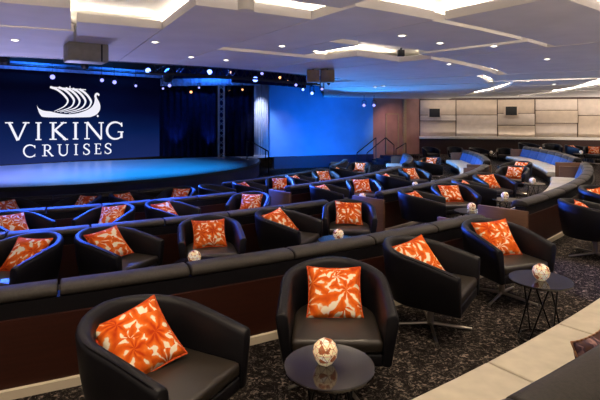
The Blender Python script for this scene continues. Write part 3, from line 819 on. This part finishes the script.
for u0, u1, lab in ((306.5, 320, 'tan box speaker hanging at the truss end, left one'), (320.5, 335, 'tan box speaker hanging at the truss end, right one')):
    a, b = wp(u0, 69.5, 10.4), wp(u1, 82, 10.4)
    s = thing('hanging_speaker', lab, 'speaker', ((a[0]+b[0])/2, 10.4, a[2]))
    w = (b[0]-a[0])/2
    obj('case', box(-w+.008, w-.008, 0, .28, b[2]-a[2], 0), M['box_tan'], s, bevel=.015)
    obj('hanger', tube((0, .14, -.01), (0, .14, ZC+.02-a[2]), .02, 6), M['black'], s)

# stage lights and battens
def batten(label, pts):
    o = thing('lighting_batten', label, 'lighting batten', pts[0]); b = Vector(pts[0])
    obj('pipe', path_tube([Vector(q)-b for q in pts], .03, 8), M['black'], o)
    obj('cable', path_tube([Vector(q)-b+Vector((0, 0, .06)) for q in pts], .018, 6), M['black'], o)
    for q in pts[1:-1:3]:
        obj('hanger', tube(Vector(q)-b, Vector((q[0], q[1], ZT))-b, .012, 6), M['black'], o)
batten('curved black lighting pipe along the ceiling edge above the stage', [pol(12.9, t, 3.22) for t in range(-84, -41, 3)])
batten('straight black lighting pipe in front of the blue valance', [SP+SD*s+SN*.9+Vector((0, 0, 4.02)) for s in (-8, -5, -2, 1, 3.8)])
def stage_light(u, y, d, size, lens, aim, label):
    p = Vector(wp(u, y, d))
    o = thing('stage_light', label, 'stage light', p, 0, 'stage lights above the stage')
    dv = (Vector(aim)-p).normalized(); rot = dv.to_track_quat('-Z', 'Y').to_matrix()
    def tr_(vf): return [rot @ Vector(v) for v in vf[0]], vf[1]
    r = size*.8
    obj('body', tr_(lathe([(r*.98, .0), (r*1.1, .01), (r*1.1, r*1.2), (r*.8, r*2.6), (r*.4, r*3.0)], 18)), M['black'], o)
    obj('lens', tr_(lathe([(r*.93, -.004), (r*.6, -r*.18), (.004, -r*.25)], 18)), M[lens], o.children[0])
    top = Vector((0, 0, .5)); zz = ZT if u < 330 else ZC+.08
    obj('yoke', join(tube(rot @ Vector((r*1.2, 0, r)), rot @ Vector((r*1.2, 0, r))+top*.4, .012, 6), tube(rot @ Vector((-r*1.2, 0, r)), rot @ Vector((-r*1.2, 0, r))+top*.4, .012, 6),
                     tube(rot @ Vector((r*1.2, 0, r))+top*.4, rot @ Vector((-r*1.2, 0, r))+top*.4, .012, 6),
                     tube(rot @ Vector((0, 0, r))+top*.4, Vector((rot @ Vector((0, 0, r))).xy.to_3d()+Vector((0, 0, max(.3, zz-p.z)))), .012, 6)), M['black'], o)
    return p
aud = (0, 5, .5); mid_stage = (-7, 18, 0)
lights = [(148, 70.5, 11.6, .085, 'lens_blue', aud, 'bright blue white stage light above the right half of the screen'),
          (209.5, 72, 11.8, .085, 'lens_blue', aud, 'bright blue stage light above the dark curtain'),
          (255.3, 79.3, 12.2, .09, 'lens_blue', aud, 'largest blue stage light, above the pale column'),
          (271.8, 69, 12.4, .065, 'lens_blue', aud, 'blue stage light right above the pale column, close under the ceiling'),
          (312, 93.2, 14.2, .06, 'lens_blue', aud, 'blue stage light under the hanging tan speakers'),
          (316, 83.5, 14.2, .04, 'lens_white', aud, 'small violet stage light against the tan speakers'),
          (52.5, 77, 20, .13, 'lens_white', aud, 'violet white stage light above the ship emblem'),
          (102, 80.2, 20.4, .10, 'lens_white', aud, 'left of two violet stage lights above the screen words'),
          (114.5, 82.2, 20.8, .11, 'lens_white', aud, 'right of two violet stage lights above the screen words'),
          (135.8, 85.8, 21, .07, 'lens_white', aud, 'small violet stage light right of the lit pair'),
          (169.5, 85.5, 21.5, .10, 'lens_white', aud, 'violet stage light above the right edge of the screen'),
          (163, 88.5, 21.5, .06, 'lens_white', aud, 'small violet light just left of the screen edge light'),
          (191, 92, 22, .08, 'lens_amber', aud, 'amber stage light above the left curtain'),
          (199, 87.6, 22, .06, 'lens_white', aud, 'small violet stage light beside the amber one'),
          (231, 72.3, 12.2, .035, 'lens_amber', aud, 'small pale stage light between the two big blue ones'),
          (279.8, 77.5, 12.8, .045, 'lens_amber', aud, 'amber stage light right of the largest blue light'),
          (287.5, 81, 13, .035, 'lens_amber', aud, 'small amber light nearest the tan speakers'),
          (229, 90, 22.6, .10, 'lens_amber', (-3.6, 23.9, 1), 'amber stage light at the top of the lattice truss'),
          (242.5, 89.6, 22.6, .06, 'lens_amber', aud, 'small amber light left of the pale column top'),
          (364, 105.3, 22, .09, 'lens_white', aud, 'left of two white spots on the blue wall, by the corner'),
          (374, 105.3, 22, .09, 'lens_white', aud, 'right of two white spots on the blue wall, by the corner'),
          (5, 62, 11, .12, 'lens_white', (-9, 20, -3), 'dark stage light at the left edge below the ceiling'),
          (85, 66.5, 11.4, .10, 'lens_white', (-9, 20, -3), 'dark stage light under the projector housing'),
          (167, 78, 11.6, .15, 'lens_white', (-9, 22, -3), 'big dark moving light above the right edge of the screen')]
lights += [(262, 73.5, 12.3, .05, 'lens_white', aud, 'dim violet light just right of the largest blue light'),
           (296, 85, 13, .05, 'lens_white', aud, 'dim violet light on the black lattice, left of the tan speakers'),
           (303, 89.5, 13.2, .045, 'lens_blue', aud, 'small blue light low on the black lattice, left of the tan speakers'),
           (322, 89, 13.6, .05, 'lens_white', aud, 'dim violet light under the right hand tan speaker'),
           (329, 84.5, 13.8, .05, 'lens_white', (3, 18, -2), 'dark light at the right end of the black lattice')]
for a in lights: stage_light(*a)
# black lattice with border cloth at the right end of the stage opening
lt = thing('black_lattice', 'black curved lattice truss carrying lights over the blue wall', 'truss', pol(12.75, -43, 2.8)); b0 = Vector(lt.location)
angs = [-58+i*1.0 for i in range(25)]
for r_, z_ in ((12.6, 2.86), (12.9, 2.86), (12.6, 3.16), (12.9, 3.16)):
    obj('chord', path_tube([pol(r_, t, z_)-b0 for t in angs], .025, 6), M['black'], lt)
bb = []
for i in range(len(angs)-1):
    za, zb = (2.86, 3.16) if i % 2 else (3.16, 2.86)
    for r_ in (12.6, 12.9): bb.append(tube(pol(r_, angs[i], za)-b0, pol(r_, angs[i+1], zb)-b0, .014, 5))
    bb.append(tube(pol(12.6, angs[i], 2.86)-b0, pol(12.9, angs[i+1], 2.86)-b0, .014, 5))
obj('bracing', join(*bb), M['black'], lt)
bc = []
n_ = 60
V_, F_ = [], []
for i in range(n_+1):
    t = -47.5+13.5*i/n_
    for r_ in (12.35+.04*math.sin(i*1.1), 12.40+.04*math.sin(i*1.1)):
        for z in (2.78, 4.75): V_.append(pol(r_, t, z))
for i in range(n_):
    k = i*4
    F_ += [(k, k+4, k+5, k+1), (k+2, k+3, k+7, k+6), (k+1, k+5, k+7, k+3), (k, k+2, k+6, k+4)]
F_ += [(0, 1, 3, 2), (n_*4, n_*4+2, n_*4+3, n_*4+1)]
tag(obj('border_curtain', (V_, F_), M['velvet'], smooth=True), 'short dark navy border curtain behind the black lattice', 'curtain')

# ------------------------------------------------------------------ far tables and chairs by the panelled wall
FG = 'far tub chairs by the panelled wall'
farn = ['rightmost', 'second from right', 'third from right', 'fourth from right', 'fifth from right', 'sixth from right', 'seventh from right', 'eighth from right']
for i, (u, y, fd, cu) in enumerate([(594, 160, -120, True), (576, 160, -60, True), (552, 158, -110, False), (528, 156, -70, False), (505, 155, -110, False), (478, 154, -60, False), (455, 154, -100, False), (430, 154, -80, False)]):
    d = F*1.85/(y-HOR)*.52
    d = [19.5, 20.5, 21.5, 22.5, 23, 23.5, 24, 24][i]
    chair_at(((u-300)/F*d, d, .0 if i < 4 else -.3), fd, f'{farn[i]} of the chairs along the panelled wall', FG, cu)
for i, (u, d) in enumerate([(580, 18.5), (541, 20.6), (491, 22.8), (466, 23.2)]):
    table_at(((u-300)/F*d, d, 0 if i < 2 else -.3), ['far right', 'second', 'third', 'fourth'][i] + ' of the tables along the panelled wall')

# dark cushion on the near cream bench
dcu = copy_tree(cush0)
dcu.data = cush0.data.copy(); dcu.data.materials.clear(); dcu.data.materials.append(M['dark_cushion'])
pp = pol(RZ-.27, ray_ring(587, RZ-.36), .51)
dcu.children[0].data = dcu.children[0].data.copy(); dcu.children[0].data.materials[0] = M['leading']
dcu.location = pp; dcu.rotation_euler = (math.radians(-20), 0, math.radians(34)); dcu['label'] = 'dark brown and white print cushion on the near cream bench'; dcu['group'] = ''
del dcu['group']

# ------------------------------------------------------------------ lamps
def spot(p, aim, e, col, cone=60, blend=.6, r=.06):
    l = bpy.data.lights.new('spot_lamp', 'SPOT'); l.energy = e; l.color = col; l.spot_size = math.radians(cone); l.spot_blend = blend; l.shadow_soft_size = r
    o = bpy.data.objects.new('spot_lamp', l); COL.objects.link(o); o.location = p
    o.rotation_euler = (Vector(aim)-Vector(p)).to_track_quat('-Z', 'Y').to_euler()
    return o
WARM = (1, .80, .58)
for p_ in dlp:
    spot(p_-Vector((0, 0, .03)), p_-Vector((0, 0, 3)), 26, WARM, 110, .8, .05)
for t in (-68, -62, -57, -52):
    q = pol(22.6, t, ZC-.02); spot(q, pol(22.5, t, 0), 26, WARM, 90, .9, .06)
for t in (-70, -66.5, -63, -59.5, -56, -52.5, -49, -44):
    q = pol(21.3, t, ZC-.02); spot(q, pol(21.0, t, 0), 95, WARM, 105, .9, .06)
for r, ts in ((18.6, (-66, -61, -56, -50, -42, -36, -24, -14)), (16.1, (-66, -59, -52, -43, -34, -20)), (13.4, (-50, -38, -24))):
    for t in ts:
        q = pol(r, t, ZC-.02); spot(q, pol(r, t, 0), 48 if t < -38 else 90, WARM, 110, .9, .06)
for t in (-44, -40, -35, -30, -24, -19, -13, -7):
    q = pol(19.15, t, ZC-.02); spot(q, pol(19.15, t, 0), 130, WARM, 80, .9, .06)
for r, ts in ((16.6, (-44, -38, -32, -27, -20, -14, -8)), (14.1, (-44, -36, -29, -20, -12))):
    for t in ts:
        q = pol(r, t, ZC-.03); spot(q, pol(r, t, 0), 110, WARM, 80, .9, .06)
BLUE = (.03, .12, 1)
for t in (-80, -72, -64, -56, -48, -40):
    q = pol(11.8, t, 3.3); spot(q, pol(15, t+2, .1), 2200, BLUE, 60, .8, .1)
for t in (-50, -42):
    q = pol(8.4, t, 2.3); spot(q, pol(17.5, t+3, -.1), 9000, BLUE, 40, .7, .1)
for t in (-35, -20, -8):
    q = pol(8.4, t, 2.3); spot(q, pol(15.5, t, -.1), 6500, (.12, .36, 1), 42, .7, .1)
# stage floor wash
for t, c_, e in ((-112, (.30, .32, 1), 3000), (-98, (.42, .36, 1), 3000), (-84, (.30, .34, 1), 2600), (-64, (.02, .36, 1), 3600), (-45, (.01, .38, 1), 3600), (-25, (.01, .36, 1), 3400)):
    q = pol(9.5, t, 4.5); spot(q, pol(4.8, t, ZS), e, c_, 70, .8, .15)
# blue wall wash
def area(p, aim, sx, sy, e, col):
    l = bpy.data.lights.new('wash_lamp', 'AREA'); l.shape = 'RECTANGLE'; l.size = sx; l.size_y = sy; l.energy = e; l.color = col
    o = bpy.data.objects.new('wash_lamp', l); COL.objects.link(o); o.location = p
    o.rotation_euler = (Vector(aim)-Vector(p)).to_track_quat('-Z', 'Y').to_euler()
spot((2.2, 21.6, -.3), (1.8, 25.2, 1.0), 620, (.0, .23, 1), 120, .9, .2)
spot((.2, 21.2, -.3), (0, 24.5, .8), 400, (.0, .21, 1), 110, .9, .2)
spot((-1.2, 21.5, 3.6), (-.9, 24.2, 1.2), 170, (1, .5, .8), 36, .9, .1)
spot((-2.0, 21.8, 3.8), (-1.92, 23.7, 1.5), 600, (.6, .7, 1), 45, .8, .1)
spot((3.6, 22.5, 3.3), (2.6, 25.5, 1.5), 90, (.9, .3, 1), 40, .9, .1)
spot((5.0, 24.5, 2.8), (5.2, 26.8, .6), 170, (1, .62, .5), 90, .9, .1)
spot((-6.4, 23.6, 0), (-6.2, 24.6, 2.2), 120, (.05, .2, 1), 50, .8, .05)
spot((-4.6, 23.6, 0), (-4.5, 24.5, 2.2), 120, (.05, .2, 1), 45, .8, .05)
# valance wash
for s in (-5, -1.5, 2):
    q = SP+SD*s+SN*1.4+Vector((0, 0, 4.5)); spot(q, SP+SD*s+Vector((0, 0, 4.05)), 220, (.03, .25, 1), 130, .8, .1)
spot((-4.4, 22.6, 4.4), (-4.4, 24, 3.6), 260, (.03, .25, 1), 130, .8, .1)
# added unseen uplights, standing in for stage light spilled on the ceiling
for t in (-92, -80, -68):
    spot(pol(8.8, t, -.3), pol(14.6, t, 2.95), 800, (.55, .52, 1), 75, .9, .1)
spot((1.6, 21.0, .2), (3.6, 15.5, 2.95), 1800, (.03, .30, 1), 75, .9, .1)
spot((4.0, 22.0, .6), (6.5, 17.0, 2.95), 90, (.1, .2, 1), 80, .9, .1)
# warm lamps over the panelled wall
def strip_area(c, d_, n_, length, width, e, col):
    """long lamp centred at c, running along d_, shining towards n_"""
    l = bpy.data.lights.new('strip_lamp', 'AREA'); l.shape = 'RECTANGLE'; l.size = length; l.size_y = width; l.energy = e; l.color = col
    o = bpy.data.objects.new('strip_lamp', l); COL.objects.link(o); o.location = c
    z = -Vector(n_).normalized(); x = Vector(d_).normalized(); y = z.cross(x)
    o.rotation_euler = Matrix((x, y, z)).transposed().to_euler()
mid = A0+AD*5.4
strip_area(mid+AN*.85+Vector((0, 0, 2.92)), AD, -AN*.8-Vector((0, 0, 1)), 10.4, .12, 45, (1, .86, .74))
strip_area(mid+AN*.22+Vector((0, 0, .9)), AD, AN*.9+Vector((0, 0, 1)), 10.4, .06, 50, (1, .88, .78))  # added strip on the ledge, no fixture there, brightening the far ceiling

W = bpy.data.worlds.new('ambient_fill'); S.world = W; W.use_nodes = True  # added fill, brighter below the horizon to light the ceiling undersides
WN_, WL = W.node_tree.nodes, W.node_tree.links
wt = WN_.new('ShaderNodeTexCoord'); ws = WN_.new('ShaderNodeSeparateXYZ'); wr = WN_.new('ShaderNodeValToRGB')
wm = WN_.new('ShaderNodeMapRange'); wm.inputs[1].default_value = -1; wm.inputs[2].default_value = 1
WL.new(wt.outputs['Generated'], ws.inputs[0]); WL.new(ws.outputs['Z'], wm.inputs[0]); WL.new(wm.outputs[0], wr.inputs['Fac'])
wr.color_ramp.elements[0].position = .37; wr.color_ramp.elements[0].color = (1.0, .85, .74, 1)
wr.color_ramp.elements[1].position = .465; wr.color_ramp.elements[1].color = (.035, .03, .027, 1)
WL.new(wr.outputs['Color'], WN_['Background'].inputs[0]); WN_['Background'].inputs[1].default_value = 1.6

# ------------------------------------------------------------------ camera
cam = bpy.data.cameras.new('camera'); co = bpy.data.objects.new('camera', cam); COL.objects.link(co)
co.location = (0, 0, CAMZ); co.rotation_euler = (PI/2, 0, 0)
cam.sensor_width = 36; cam.lens = 36*F/600; cam.shift_y = (HOR-200)/600; cam.clip_start = .05
S.camera = co
S.view_settings.view_transform = 'Standard'; S.view_settings.look = 'None'; S.view_settings.gamma = 1; S.view_settings.exposure = 0
S.cycles.use_denoising = True
S.cycles.max_bounces = 6; S.cycles.diffuse_bounces = 3; S.cycles.glossy_bounces = 3
S.cycles.sample_clamp_indirect = 4; S.cycles.caustics_reflective = False; S.cycles.caustics_refractive = False
